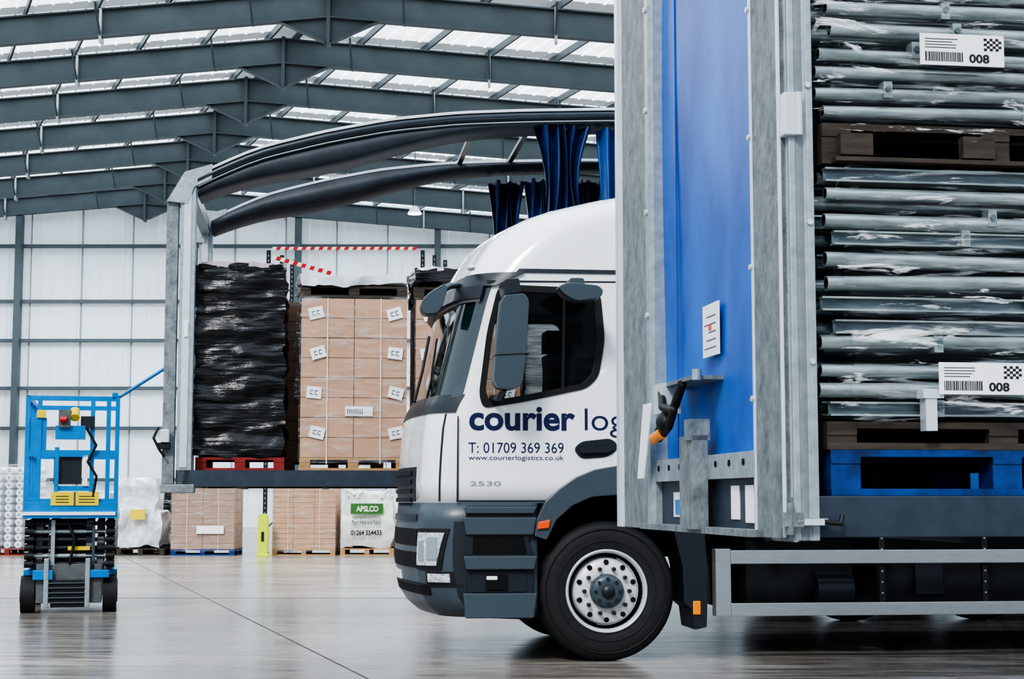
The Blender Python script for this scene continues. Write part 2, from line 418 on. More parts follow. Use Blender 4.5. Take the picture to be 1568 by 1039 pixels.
# ------------------------------------------------------------------ LORRY
YAW=math.radians(6.8)
lorry=empty('lorry',(0.688,11.9,0),YAW)
def X(px): return (px-930)/212.0
def Z(py): return (1013-py)/212.0
CY=1.25
UP=[(772,612,1.25,.36,.30),(740,612,1.25,.36,.30),(700,614,1.25,.36,.30),(660,617,1.25,.36,.30),(640,620,1.25,.36,.30),
    (620,628,1.25,.36,.30),(605,637,1.25,.36,.30),(560,648,1.25,.35,.30),(510,660,1.25,.34,.30),(465,671,1.25,.33,.30),
    (450,675,1.25,.33,.30),(438,678,1.25,.33,.30),(425,684,1.25,.36,.32),(411,690,1.245,.40,.34),(396,698,1.24,.42,.36),
    (379,708,1.235,.46,.4),(361,720,1.23,.5,.45),(344,737,1.225,.55,.5),(331,755,1.22,.6,.5),(318,780,1.21,.65,.5),
    (305,815,1.19,.7,.5),(293,858,1.16,.75,.5),(283,905,1.11,.6,.45),(275,960,1.0,.4,.4)]
LO=[(945,642,1.20,.36,.34),(932,627,1.235,.36,.32),(915,616,1.25,.36,.30),(890,610,1.25,.36,.30),(860,607,1.25,.36,.30),
    (830,607,1.25,.36,.30),(800,609,1.25,.36,.30),(772,612,1.25,.36,.30)]
BUL=0.10
def interp(rows,py):
    rs=sorted(rows,key=lambda r:r[0])
    if py<=rs[0][0]: return rs[0]
    for a,c in zip(rs[:-1],rs[1:]):
        if a[0]<=py<=c[0]:
            t=(py-a[0])/(c[0]-a[0]); return tuple(a[i]+(c[i]-a[i])*t for i in range(5))
    return rs[-1]
def surf(rows,t,py,xr,off=0.0):
    _,fp,w,Rx,Ry=interp(rows,py)
    xf=X(fp+12)+BUL
    def P(t):
        mir=False
        if t>2.5: t=5-t; mir=True
        if t<=1:
            p=(xr+(xf+Rx-xr)*t,-w)
        elif t<=2:
            a=(t-1)*math.pi/2; p=(xf+Rx*(1-math.sin(a)), -w+Ry*(1-math.cos(a)))
        else:
            yy=(-w+Ry)*(1-(t-2)/0.5); q=yy/(w-Ry); p=(xf-BUL*(1-q*q),yy)
        return Vector((p[0],-p[1] if mir else p[1]))
    p=P(t)
    if off:
        d=P(min(5,t+0.02))-P(max(0,t-0.02))
        n=Vector((d.y,-d.x)).normalized()
        c=Vector((xr,0))
        if n.dot(p-c)<0: n=-n
        p=p+n*off
    return (p.x,CY+p.y,Z(py))
TS=[i/10 for i in range(10)]+[1+i/10 for i in range(10)]+[2+i/12 for i in range(12)]+[3+i/10 for i in range(10)]+[4+i/10 for i in range(11)]
def loft(b,rows,xr,m):
    n=len(TS); vs=[]
    for r in rows:
        for t in TS: vs.append(surf(rows,t,r[0],xr))
    fs=[(j*n+i,j*n+(i+1)%n,(j+1)*n+(i+1)%n,(j+1)*n+i) for j in range(len(rows)-1) for i in range(n)]
    fs.append(tuple(range(n-1,-1,-1))); fs.append(tuple((len(rows)-1)*n+i for i in range(n)))
    b.add(vs,fs,m,True)
def patch(b,rows,xr,t0,t1,p0,p1,off,m,nt=None,npy=6,t0b=None,t1b=None):
    t0b=t0 if t0b is None else t0b; t1b=t1 if t1b is None else t1b
    nt=nt or max(3,int((t1-t0)*14))
    def fn(u,v):
        a=t0+(t0b-t0)*v; c=t1+(t1b-t1)*v
        return surf(rows,a+(c-a)*u,p0+(p1-p0)*v,xr,off)
    b.grid(fn,nt,npy,m)
    for (pa) in (p0,p1):
        v=0 if pa==p0 else 1
        a=t0+(t0b-t0)*v; c=t1+(t1b-t1)*v
        b.grid(lambda u,w:surf(rows,a+(c-a)*u,pa,xr,off*(1-w)-0.002*w),nt,1,m)
    for ta,tb in ((t0,t0b),(t1,t1b)):
        b.grid(lambda u,w:surf(rows,ta+(tb-ta)*u,p0+(p1-p0)*u,xr,off*(1-w)-0.002*w),npy,1,m)
def rpoly(pts,r=6):
    out=[];n=len(pts)
    for i in range(n):
        p0=Vector(pts[i-1]);p=Vector(pts[i]);p1=Vector(pts[(i+1)%n])
        rr=min(r,(p0-p).length*.45,(p1-p).length*.45)
        a=p+(p0-p).normalized()*rr;c=p+(p1-p).normalized()*rr
        for k in range(5):
            t=k/4; q=a*(1-t)**2+p*2*t*(1-t)+c*t*t; out.append((q.x,q.y))
    return out
def PX(pts): return [(X(a),Z(c)) for a,c in pts]
def facepoly(b,pts,y,m,th=0.006,off=0):
    b.prism(PX(pts),y,y+th,m)
XRU=X(1135)
b=B(); loft(b,UP,XRU,WHITE)
sh=b.build('cab_shell',lorry)
sh.data.materials.append(INNER)
fr=rpoly([(762,436),(908,440),(922,452),(928,520),(918,578),(900,596),(800,618),(738,628),(732,606),(744,510)],16)
gl=rpoly([(770,446),(900,450),(914,460),(919,520),(910,572),(894,588),(800,608),(748,616),(742,602),(753,512)],12)
far_gl=rpoly([(762,440),(930,440),(940,460),(940,600),(900,612),(748,622),(742,602),(753,512)],12)
cuts=[]
cb=B(); cb.mi(WHITE); cb.cyl((0,-0.5,Z(908)),(0,3.0,Z(908)),150/212,INNER,48); cuts.append(cb.build('cutter_a',lorry))
cb=B(); cb.mi(WHITE); cb.prism(PX([(725,672),(770,400),(1110,385),(1110,672)]),0.07,2.43,INNER); cuts.append(cb.build('cutter_b',lorry))
cb=B(); cb.mi(WHITE); cb.prism(PX(gl),-0.4,1.2,INNER); cuts.append(cb.build('cutter_c',lorry))
cb=B(); cb.mi(WHITE); cb.prism(PX(far_gl),1.3,2.9,INNER); cuts.append(cb.build('cutter_d',lorry))
bpy.context.view_layer.update()
for c_ in cuts:
    md=sh.modifiers.new('cut','BOOLEAN'); md.operation='DIFFERENCE'; md.object=c_; md.solver='EXACT'
dg=bpy.context.evaluated_depsgraph_get()
nm=bpy.data.meshes.new_from_object(sh.evaluated_get(dg)); sh.modifiers.clear(); sh.data=nm
for c_ in cuts: bpy.data.objects.remove(c_)
b=B()
for y in (0.35,1.65):
    b.wrapped(X(892),X(965),y,y+0.5,Z(668),Z(510),SEATM,0.01,(2,2,2),0.08,seed=1)
    b.wrapped(X(890),X(925),y+0.1,y+0.4,Z(506),Z(468),SEATM,0.01,(2,2,2),0.06,seed=2)
b.box(X(735),X(772),0.1,2.4,Z(668),Z(618),SEATM)
for i in range(20):
    a0=2*math.pi*i/20;a1=2*math.pi*(i+1)/20
    P_=lambda a:(X(800)+0.22*math.sin(a)*0.35,1.9+0.22*math.cos(a),Z(615)+0.22*math.sin(a)*0.9)
    b.cyl(P_(a0),P_(a1),0.016,BLACK,8)
b.cyl((X(800),1.9,Z(615)),(X(772),1.9,Z(650)),0.03,BLACK)
b.box(X(1000),X(1100),0.2,2.3,Z(668),Z(600),SEATM)
b.build('cab_interior',lorry)
b=B(); loft(b,LO,X(822),SLATE)
patch(b,LO,X(822),1.25,1.8,811,873,0.012,BLACK,t0b=1.36,t1b=1.85)
patch(b,LO,X(822),1.31,1.76,817,867,0.022,LENS,t0b=1.42,t1b=1.80)
patch(b,LO,X(822),1.40,1.56,824,858,0.030,ALU,npy=3); patch(b,LO,X(822),1.62,1.72,830,860,0.028,ALU,npy=3)
patch(b,LO,X(822),1.2,1.62,876,895,0.012,BLACK)
patch(b,LO,X(822),1.25,1.58,879,892,0.02,LENS)
patch(b,LO,X(822),1.02,1.2,800,940,0.006,SLATE_D,nt=2,npy=10)
patch(b,LO,X(822),1.1,4.0,895,899,0.008,BLACK,nt=40,npy=1)
patch(b,LO,X(822),2.0,3.0,790,800,0.012,SLATE_D)
patch(b,LO,X(822),1.9,3.1,812,838,0.006,VOID)
patch(b,LO,X(822),1.92,3.08,848,872,0.006,VOID)
patch(b,LO,X(822),1.6,3.4,900,912,0.008,VOID)
patch(b,LO,X(822),2.3,2.7,880,894,0.014,PAPER)
b.build('front_bumper',lorry)
b=B()
b.prism([(X(712),Z(776)),(X(822),Z(776)),(X(818),Z(800)),(X(808),Z(830)),(X(818),Z(850)),(X(812),Z(948)),(X(716),Z(944))],-0.03,0.1,SLATE_D)
for y0,y1,e in ((778,788,0.055),(794,820,0.05),(852,872,0.075),(908,945,0.06)):
    b.prism([(X(708),Z(y0)),(X(820),Z(y0)),(X(815),Z(y1)),(X(712),Z(y1))],-e,0.05,SLATE)
b.prism([(X(722),Z(822)),(X(800),Z(822)),(X(806),Z(850)),(X(722),Z(850))],-0.032,-0.02,VOID)
b.prism([(X(722),Z(874)),(X(805),Z(874)),(X(805),Z(907)),(X(722),Z(907))],-0.035,-0.02,SLATE_D)
b.prism([(X(742),Z(880)),(X(776),Z(880)),(X(776),Z(904)),(X(742),Z(904))],-0.045,-0.02,VOID)
b.prism([(X(743),Z(882)),(X(760),Z(882)),(X(760),Z(888)),(X(743),Z(888))],-0.05,-0.03,PAPER)
outer=[(816,822),(820,796),(833,770),(855,750),(880,733),(910,721),(945,715),(985,719),(1020,732),(1045,755),(1050,790)]
inner=[(1030,800),(1010,778),(985,767),(945,760),(905,763),(875,776),(850,798),(835,828)]
b.prism([(X(a),Z(c)) for a,c in outer+inner],-0.06,0.3,SLATE,smooth=False)
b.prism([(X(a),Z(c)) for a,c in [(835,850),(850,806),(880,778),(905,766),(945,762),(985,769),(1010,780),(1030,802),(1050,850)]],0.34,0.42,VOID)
b.prism([(X(820),Z(812)),(X(822),Z(801)),(X(840),Z(797)),(X(838),Z(810))],-0.08,-0.04,ORANGER)
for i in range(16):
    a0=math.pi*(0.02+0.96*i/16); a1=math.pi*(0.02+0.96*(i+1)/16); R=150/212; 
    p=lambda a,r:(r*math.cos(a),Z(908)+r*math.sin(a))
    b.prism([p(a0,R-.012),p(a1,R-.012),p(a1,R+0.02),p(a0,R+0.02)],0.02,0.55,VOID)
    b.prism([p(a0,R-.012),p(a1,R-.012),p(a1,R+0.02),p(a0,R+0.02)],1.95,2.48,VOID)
b.prism([(X(a),Z(c)) for a,c in [(1030,795),(1050,790),(1082,800),(1088,880),(1085,962),(1066,966),(1062,935),(1050,925),(1048,870)]],0.0,0.45,SLATE_D)
b.prism([(X(1063),Z(922)),(X(1075),Z(922)),(X(1075),Z(943)),(X(1063),Z(943))],-0.015,0.0,ORANGE)
b.build('steps_and_arch',lorry,bevel=0.006)
b=B()
patch(b,UP,XRU,1.36,3.64,462,606,0.006,GLASS,nt=36,npy=10,t0b=1.46,t1b=3.54)
patch(b,UP,XRU,1.28,1.38,436,632,0.010,SLATE,nt=3,npy=12,t0b=1.34,t1b=1.48)
patch(b,UP,XRU,3.62,3.72,436,632,0.010,SLATE,nt=3,npy=12,t0b=3.52,t1b=3.66)
patch(b,UP,XRU,1.0,4.0,417,438,0.03,SLATE_D,nt=40,t0b=1.2,t1b=3.8)
patch(b,UP,XRU,1.35,3.65,438,458,0.06,SLATE_D,nt=40)
patch(b,UP,XRU,1.3,3.7,606,634,0.012,SLATE_D,nt=36)
patch(b,UP,XRU,2.05,2.95,716,770,0.008,SLATE_D)
for py in (722,736,750,764): patch(b,UP,XRU,2.1,2.9,py,py+7,0.02,BLACK,npy=2)
patch(b,UP,XRU,0.0,1.1,411,417,0.012,SLATE_D,nt=20,npy=2)
patch(b,UP,XRU,4.0,5.0,411,417,0.012,SLATE_D,nt=20,npy=2)
b.pipe([(X(640)-0.0,0.55,Z(612)),(X(655),0.75,Z(560)),(X(668),0.9,Z(500))],0.012,BLACK)
LINE=SLATE_D
patch(b,UP,XRU,1.42,1.45,636,770,0.003,LINE,nt=1)
b.prism([(X(699),Z(640)),(X(701),Z(640)),(X(701),Z(770)),(X(698),Z(770))],-0.004,0.0,LINE)
b.prism([(X(698),Z(768)),(X(838),Z(768)),(X(838),Z(771)),(X(698),Z(771))],-0.004,0.0,LINE)
b.prism([(X(742),Z(430)),(X(1000),Z(428)),(X(1000),Z(430)),(X(745),Z(433))],-0.004,0.0,LINE)
def ring(b,o,i,y0,y1,m):
    n=len(o); o=PX(o); i=PX(i)
    for k in range(n):
        j=(k+1)%n
        b.add([(o[k][0],y0,o[k][1]),(o[j][0],y0,o[j][1]),(i[j][0],y0,i[j][1]),(i[k][0],y0,i[k][1]),
               (o[k][0],y1,o[k][1]),(o[j][0],y1,o[j][1]),(i[j][0],y1,i[j][1]),(i[k][0],y1,i[k][1])],
              [(0,1,2,3),(4,5,6,7),(0,1,5,4),(3,2,6,7)],m)
ring(b,fr,gl,-0.010,0.004,BLACK)
facepoly(b,gl,0.02,PANE,0.004); facepoly(b,far_gl,2.476,PANE,0.004)
b.prism(PX([(863,449),(867,449),(864,596),(860,597)]),-0.004,0.03,BLACK)
hd=rpoly([(878,690),(890,678),(935,673),(946,680),(946,692),(930,702),(890,705)],8)
facepoly(b,hd,-0.006,SLATE_D,0.01)
facepoly(b,rpoly([(886,688),(935,684),(940,690),(932,695),(888,696)],3),-0.035,SLATE_D,0.03)
b.ball((X(722),0.10,Z(408)),(0.035,0.06,0.022),WHITE)
b.build('windows_and_trim',lorry)
b=B()
sh_=lambda pts,dx,dy:[(a+dx,c+dy) for a,c in pts]
mh=rpoly(sh_([(766,457),(796,454),(803,464),(799,540),(793,590),(780,598),(756,596),(750,583),(755,520),(762,464)],-4,6),10)
b.prism(PX(mh),-0.40,-0.2,SLATE,smooth=True)
b.prism(PX([(748,552),(799,549),(799,551),(748,554)]),-0.405,-0.19,BLACK)
b.prism(PX(rpoly([(762,438),(785,436),(788,458),(763,462)],4)),-0.36,0.0,SLATE_D)
b.pipe([(X(764),-0.3,Z(602)),(X(758),-0.2,Z(614)),(X(752),0.0,Z(612))],0.022,SLATE_D)
sm=rpoly([(840,450),(858,444),(902,448),(910,456),(905,467),(868,472),(850,462)],8)
b.prism(PX(sm),-0.46,-0.27,SLATE,smooth=True)
b.prism(PX(rpoly([(862,434),(884,434),(886,450),(865,450)],4)),-0.35,0.0,SLATE)
fm=rpoly([(644,462),(655,450),(678,436),(684,442),(676,470),(668,482),(648,484),(642,474)],6)
b.prism(PX(fm),0.0,0.2,SLATE,smooth=True)
b.pipe([(X(672),0.1,Z(446)),(X(690),0.2,Z(434)),(X(705),0.3,Z(430))],0.025,SLATE)
b.build('mirrors',lorry,bevel=0.02)
text(lorry,'lettering_bold','courier',X(717),-0.003,Z(662),164/212,37/212,NAVY,bold=0.028)
text(lorry,'lettering_light','logistics',X(896),-0.003,Z(672),170/212,45/212,NAVY,bold=-0.004)
text(lorry,'lettering_phone','T: 01709 369 369',X(716),-0.003,Z(696),147/212,16/212,NAVY)
text(lorry,'lettering_web','www.courierlogistics.co.uk',X(716),-0.003,Z(709),147/212,9.5/212,NAVY)
text(lorry,'model_number','2530',X(718),-0.006,Z(746),48/212,7/212,ALU,bold=0.01)
b=B(); wheel(b,0,Z(907.5)+0.005,0.02,1); wheel(b,0,0.503,2.48,-1)
for cx in (5.2,6.5):
    wheel(b,cx,0.503,0.02,1); wheel(b,cx,0.503,2.48,-1)
b.cyl((0,0.2,0.5),(0,2.3,0.5),0.07,CHASSIS); 
b.build('wheels',lorry)
b=B()
for y in (0.8,1.62): b.box(-1.0,8.5,y,y+0.08,0.72,1.0,CHASSIS)
b.box(-0.6,0.9,0.5,2.0,0.85,1.14,CHASSIS)
for x in (1.2,2.4,3.6,4.8,6,7.2,8.4): b.box(x,x+0.06,0.1,2.4,0.85,1.05,CHASSIS)
b.box(0.98,2.0,0.9,1.7,0.34,0.72,CHASSIS)
b.box(1.12,1.95,0.35,0.85,0.33,0.86,CHASSIS)
b.cyl((1.62,0.28,0.50),(1.9,0.28,0.50),0.12,SLATE_D,20)
b.box(2.12,3.5,0.3,1.3,0.35,0.88,CHASSIS); b.box(3.6,4.5,0.3,1.3,0.35,0.88,CHASSIS)
b.box(2.4,2.62,0.24,0.3,0.45,0.7,SLATE_D)
b.cyl((5.2,0.2,0.5),(5.2,2.3,0.5),0.08,CHASSIS); b.cyl((6.5,0.2,0.5),(6.5,2.3,0.5),0.08,CHASSIS)
b.build('chassis',lorry,bevel=0.006)
b=B()
zA,zB=Z(866),Z(845); zC,zD=Z(946),Z(926)
b.box(X(1100),X(1124),0.0,0.12,Z(946),Z(843),ALU)
b.box(X(1124),4.5,-0.01,0.02,zA,zB,ALU); b.box(X(1124),4.5,-0.01,0.02,zC,zD,ALU)
for p in (1367,1535,1700,1800): 
    b.box(X(p)-0.02,X(p)+0.025,0.02,0.06,zC-0.01,1.0,CHASSIS)
    for k in range(8): b.cyl((X(p),0.015,zC+0.08+k*0.08),(X(p),0.03,zC+0.08+k*0.08),0.008,ALU,6)
b.build('side_guards',lorry,bevel=0.004)
b=B()
b.box(1.1,8.7,0,2.5,1.0,1.16,RAILP); b.box(1.1,1.16,0.0,2.5,1.16,3.6,BLUEP); b.box(8.64,8.7,0,2.5,1.16,3.6,BLUEP)
b.box(1.1,8.7,0,2.5,3.6,3.68,ALU_L)
nseg=200
for y0,sg in ((0.03,1),(2.47,-1)):
    b.grid(lambda u,v:(1.16+7.48*u,y0+sg*0.01*math.sin(u*190),1.16+2.44*v),nseg,1,CURT2)
for k in range(12): b.box(1.5+k*0.6,1.54+k*0.6,-0.01,0.01,1.02,1.5,BLACK)
b.build('curtain_body',lorry)

# ------------------------------------------------------------------ TALL TRAILER (behind)
tr=empty('curtainside_trailer',(-3.08,15.0,0),YAW)
b=B()
LEN=12.0;W=2.5
b.box(0,LEN,0,0.1,1.28,1.43,RAILP); b.box(0,LEN,W-0.1,W,1.28,1.43,RAILP); b.box(0,0.12,0,W,1.28,1.43,RAILP)
b.box(0.1,LEN,0.1,W-0.1,1.36,1.42,WOODD)
for k in range(14): b.box(0.5+k*0.85,0.56+k*0.85,0.05,W-0.05,1.27,1.37,CHASSIS)
for y in (0.7,1.7): b.box(3.5,LEN,y,y+0.12,0.95,1.3,CHASSIS)
b.build('bed',tr)
b=B()
PR=[(0.0,4.12),(0.1,4.16),(0.25,4.25),(0.5,4.37),(0.74,4.475),(1.34,4.64),(1.95,4.77),(2.58,4.85),(3.2,4.89),(4.12,4.93),(6,4.95),(LEN,4.95)]
def PZ(x):
    for (a,za),(c,zc) in zip(PR[:-1],PR[1:]):
        if a<=x<=c: return za+(zc-za)*(x-a)/(c-a)
xs_=[0.15+i*0.15 for i in range(40)]+[7,8,9,10,11,LEN]
def railsweep(b,prof,m,x0=0.0,smooth=True,close=True):
    pts=[x for x in xs_ if x>=x0]; P=len(prof(1.0)); vs=[]
    for x in pts:
        z0_=sum(PZ(min(LEN,max(0,x+d)))for d in(-.12,-.06,0,.06,.12))/5
        for y,dz in prof(x): vs.append((x,y,z0_-dz))
    fs=[(i*P+j,i*P+(j+1)%P,(i+1)*P+(j+1)%P,(i+1)*P+j) for i in range(len(pts)-1) for j in range(P if close else P-1)]
    fs.append(tuple(range(P))); fs.append(tuple((len(pts)-1)*P+j for j in range(P)))
    b.add(vs,fs,m,smooth)
RG=mat('rail_dark_gloss',(42,50,60),0.3,ns=5,na=0.2)
UND=mat('roof_underside',(44,51,60),0.55,ns=5,na=0.3)
th=lambda x: 0.16+0.18*math.exp(-((x-1.35)/1.1)**2)
for ya,d in ((0.0,1),(W,-1)):
    railsweep(b,lambda x:[(ya,0.0),(ya+d*0.12,0.0),(ya+d*0.12,0.028),(ya-d*0.012,0.028),(ya-d*0.012,0.01)],ALU_L,smooth=False)
    railsweep(b,lambda x:[(ya+d*0.02,0.028),(ya-d*0.015,0.045),(ya-d*0.028,0.07),(ya-d*0.015,0.10),(ya+d*0.03,0.12),(ya+d*0.1,0.12),(ya+d*0.1,0.03)],RG)
    railsweep(b,lambda x:[(ya+d*0.03,0.12),(ya+d*0.0,0.14+0.3*(th(x)-0.12)),(ya+d*0.02,th(x)-0.015),(ya+d*0.06,th(x)),(ya+d*0.55,th(x)-0.02),(ya+d*0.55,0.12)],UND)
    railsweep(b,lambda x:[(ya-d*0.0,0.118),(ya-d*0.012,0.125),(ya-d*0.012,0.133),(ya+d*0.02,0.138),(ya+d*0.02,0.118)],ALU,smooth=False)
    lo,hi=min(ya-d*0.02,ya+d*0.14),max(ya-d*0.02,ya+d*0.14)
    b.prism([(-0.13,3.92),(0.03,4.2),(0.28,4.28),(0.28,4.14),(0.12,4.06),(0.06,3.9)],lo,hi,GALV)
for x in (2.75,3.3,3.9,4.6,5.4,6.3,7.3,8.3,9.3,10.3,11.3):
    z=PZ(x)-0.06
    b.box(x,x+0.05,0.1,W-0.1,z-0.04,z,RG)
b.box(0.02,0.12,0.1,W-0.1,4.0,4.12,GALV)
b.build('roof_rails',tr)
b=B()
for y in (0.0,W-0.12):
    b.box(0.0,0.14,y,y+0.12,1.28,4.1,GALV); b.box(0.03,0.10,y-0.012,y+0.13,1.45,4.0,ALU_L)
b.box(-0.13,-0.02,0.02,0.12,1.3,3.95,GALV_OLD); b.box(-0.13,-0.02,W-0.12,W,1.3,3.95,GALV_OLD)
b.box(-0.12,-0.10,0.12,0.30,1.32,3.9,GALV)
b.box(-0.14,0.17,-0.03,0.12,1.22,1.30,GALV_OLD)
b.box(0.05,0.09,-0.03,-0.01,2.65,2.8,PAPER)
b.box(-0.17,-0.05,-0.05,0.0,1.62,1.68,BLACK); b.box(-0.14,-0.06,-0.07,-0.02,1.68,1.8,ALU_L)
b.pipe([(-0.16,-0.04,1.82),(-0.2,-0.06,1.72),(-0.15,-0.06,1.62),(-0.1,-0.04,1.55)],0.012,BLACK)
b.build('corner_posts',tr,bevel=0.008)
b=B()
def curtain(b,x0,x1,y,z0,z1,m,folds,amp=0.09,ph=0,taper=0.0):
    xm=(x0+x1)/2
    def fn(u,v):
        k=1-taper*math.sin(math.pi*min(1,(1-v)*1.3))
        xx=x0+(x1-x0)*u+0.03*math.sin(v*5+u*9+ph); xx=xm+(xx-xm)*k
        return (xx, y+amp*math.sin(u*folds*2*math.pi+ph)+0.03*math.sin(v*7+u*20), z0+(z1-z0)*v)
    b.grid(fn,folds*10,14,m)
curtain(b,3.35,3.85,0.08,3.35,4.74,CURT,5,taper=0.35)
curtain(b,3.95,4.9,0.08,3.35,4.74,CURT2,8,ph=1,taper=0.1)
curtain(b,3.15,3.5,W-0.1,3.3,4.65,CURT,4,taper=0.2)
curtain(b,3.55,3.85,W-0.1,3.3,4.68,CURT2,4,taper=0.2)
curtain(b,3.95,4.4,W-0.1,3.3,4.68,CURT,4,taper=0.1)
curtain(b,4.9,LEN-0.1,0.06,1.45,4.72,CURT2,30,0.02); curtain(b,4.9,LEN-0.1,W-0.06,1.45,4.65,CURT2,30,0.02)
b.box(LEN-0.08,LEN,0,W,1.44,4.7,ALU_L)
b.build('curtains',tr)
b=B()
for cx in (6.4,7.7,9.0): 
    wheel(b,cx,0.503,0.05,1); wheel(b,cx,0.503,W-0.05,-1); b.cyl((cx,0.2,0.5),(cx,2.3,0.5),0.07,CHASSIS); b.box(cx-0.05,cx+0.05,0.7,1.8,0.5,1.0,CHASSIS)
b.build('wheels',tr)

def place(name): 
    e=empty(name,(-3.08,15.0,0),YAW); return e
zb=1.432
pl=place('black_wrapped_pallet')
b=B(); b.pallet(0.16,0.98,0.2,1.2,zb,WOODR,0.12); b.build('pallet',pl)
b=B(); b.wrapped(0.135,0.97,0.2,1.2,zb+0.125,3.34,WRAPB,0.028,(2.2,2.2,8),0.025,seed=1)
b.wrapped(0.14,0.95,0.18,1.18,3.31,3.37,WRAPB,0.035,(4,4,4),0.05,seed=5)
b.wrapped(0.2,0.85,0.2,1.1,3.35,3.39,mat('pinkish_wrap',(180,160,166),0.3,na=0.2,bump=0.5),0.03,(4,4,4),0.06,seed=3)
b.build('wrapped_goods',pl)
ps=place('grey_wrapped_stock_pallet')
b=B(); b.pallet(3.26,4.2,0.3,1.3,zb,WOODD,0.12); b.wrapped(3.26,4.2,0.3,1.3,zb+0.14,3.0,GREYW,0.02,(2,2,14),0.04,seed=77); b.build('stock',ps)

def carton_stack(name,x0,x1,y0,y1,z0,rows,cols,rh,cm=CARD,pm=WOOD,top=True,labels=True,film=FILM2,seed=0,parent=None,ph=0.12):
    e=parent or place(name)
    b=B(); b.pallet(x0,x1,y0,y1,z0,pm,ph); b.build('pallet',e)
    b=B(); rnd=random.Random(seed); cw=(x1-x0)/cols
    for r in range(rows):
        for c in range(cols):
            for d in range(2):
                j=rnd.uniform(-.006,.006); a=x0+c*cw; dy=(y1-y0)/2
                b.box(a+0.003,a+cw-0.003,y0+d*dy+j,y0+(d+1)*dy-0.004+j,z0+ph+r*rh+0.002,z0+ph+(r+1)*rh-0.003,cm)
                b.box(a+0.003,a+cw-0.003,y0+j-0.002,y0+j,z0+ph+(r+.5)*rh-0.003,z0+ph+(r+.5)*rh+0.003,CARDD) if d==0 else None
    b.box(x0+0.02,x1-0.02,y0+0.02,y1-0.02,z0+ph,z0+ph+rows*rh-0.01,CARDD)
    b.build('cartons',e,bevel=0.006)
    b=B()
    for fx in (0.25,0.75):
        xx=x0+(x1-x0)*fx; b.box(xx-0.006,xx+0.006,y0-0.014,y0-0.011,z0+ph*0.5,z0+ph+rows*rh,STRAP)
    if labels:
        for r in range(rows):
            for fx in (0.14,0.88):
                xx=x0+(x1-x0)*fx+rnd.uniform(-.03,.03); zz=z0+ph+(r+0.62)*rh
                rt=Matrix.Rotation(rnd.uniform(-.35,.35),3,'Y')
                b.box(xx-0.07,xx+0.07,y0-0.018,y0-0.014,zz-0.055,zz+0.055,PAPER,rot=rt)
                for sgn in (-1,1):
                    cx=xx+sgn*0.022
                    b.box(cx-0.014,cx+0.014,y0-0.020,y0-0.018,zz+0.014,zz+0.02,INK,rot=rt,piv=(xx,y0,zz)); b.box(cx-0.014,cx+0.014,y0-0.020,y0-0.018,zz-0.02,zz-0.014,INK,rot=rt,piv=(xx,y0,zz))
                    b.box(cx-0.014,cx-0.009,y0-0.020,y0-0.018,zz-0.02,zz+0.02,INK,rot=rt,piv=(xx,y0,zz))
        xx=x0+(x1-x0)*0.55; zz=z0+ph+rows*rh*0.29
        b.box(xx-0.13,xx+0.13,y0-0.018,y0-0.014,zz-0.045,zz+0.045,PAPER)
        for k in range(9): b.box(xx-0.11+k*0.017,xx-0.103+k*0.017,y0-0.02,y0-0.018,zz-0.03,zz+0.02,INK)
    b.build('labels',e)
    if film:
        b=B(); b.wrapped(x0-0.012,x1+0.012,y0-0.03,y1+0.02,z0+ph*0.6,z0+ph+rows*rh+0.01,film,0.008,(4,4,8),0.06,seed=seed); b.build('stretch_film',e)
    return e
e=carton_stack('carton_pallet',1.12,2.12,0.14,1.14,zb,4,2,0.375,seed=4)
b=B(); b.pallet(1.11,2.12,0.14,1.14,zb+0.13+1.5,WOODD,0.11)
b.wrapped(1.09,2.1,0.12,1.12,zb+0.12+1.63,zb+0.12+1.71,WRAPW,0.04,(4,4,4),0.05,seed=8)
b.wrapped(1.075,1.115,0.1,1.1,2.1,3.1,FILM,0.03,(4,4,4),0.05,seed=9); b.build('top_pallet',e)
e=carton_stack('carton_pallet',2.2,3.2,0.14,1.14,zb,4,2,0.375,seed=9)
b=B(); b.pallet(2.18,3.18,0.14,1.14,zb+0.13+1.5,WOODD,0.11)
b.wrapped(2.18,3.18,0.12,1.12,zb+0.12+1.64,zb+0.12+1.80,WRAPB,0.04,(4,4,4),0.05,seed=12)
b.wrapped(2.2,3.16,0.13,1.1,zb+0.12+1.79,zb+0.12+1.82,WRAPW,0.03,(4,4,4),0.05,seed=13); b.build('top_pallet',e)
carton_stack('carton_pallet',0.95,1.95,1.3,2.3,zb,4,2,0.4,seed=19,labels=False)

# ------------------------------------------------------------------ NEAR TRAILER
YN=math.radians(8.2)
NL=(0.892,5.2,0)
nt_=empty('curtainside_trailer',NL,YN)
Wn=2.5
b=B()
b.box(0.0,13.0,0.0,0.12,1.04,1.172,RAILP); b.box(0,13,Wn-0.12,Wn,1.04,1.172,RAILP); b.box(0.08,13,0.1,Wn-0.1,1.12,1.17,WOODD)
for k in range(18): b.box(0.6+k*0.7,0.66+k*0.7,0.1,Wn-0.1,1.02,1.12,CHASSIS)
for y in (0.7,1.7): b.box(2.5,13,y,y+0.12,0.75,1.05,CHASSIS)
b.box(0,13.0,0,Wn,4.1,4.2,ALU_L)
b.box(12.9,13,0,Wn,1.1,4.1,ALU_L)
b.build('bed',nt_,bevel=0.004)
b=B()
H=4.1
b.box(0.0,0.083,-0.005,0.16,1.03,H,ALU_L)
b.prism([(0.0,-0.012),(0.02,-0.012),(0.026,-0.005),(0.055,-0.005),(0.06,-0.012),(0.083,-0.012),(0.083,0.01),(0.0,0.01)],1.03,H,GALV,axis='z')
b.box(-0.02,0.05,0.02,0.34,1.035,H,GALV_OLD)
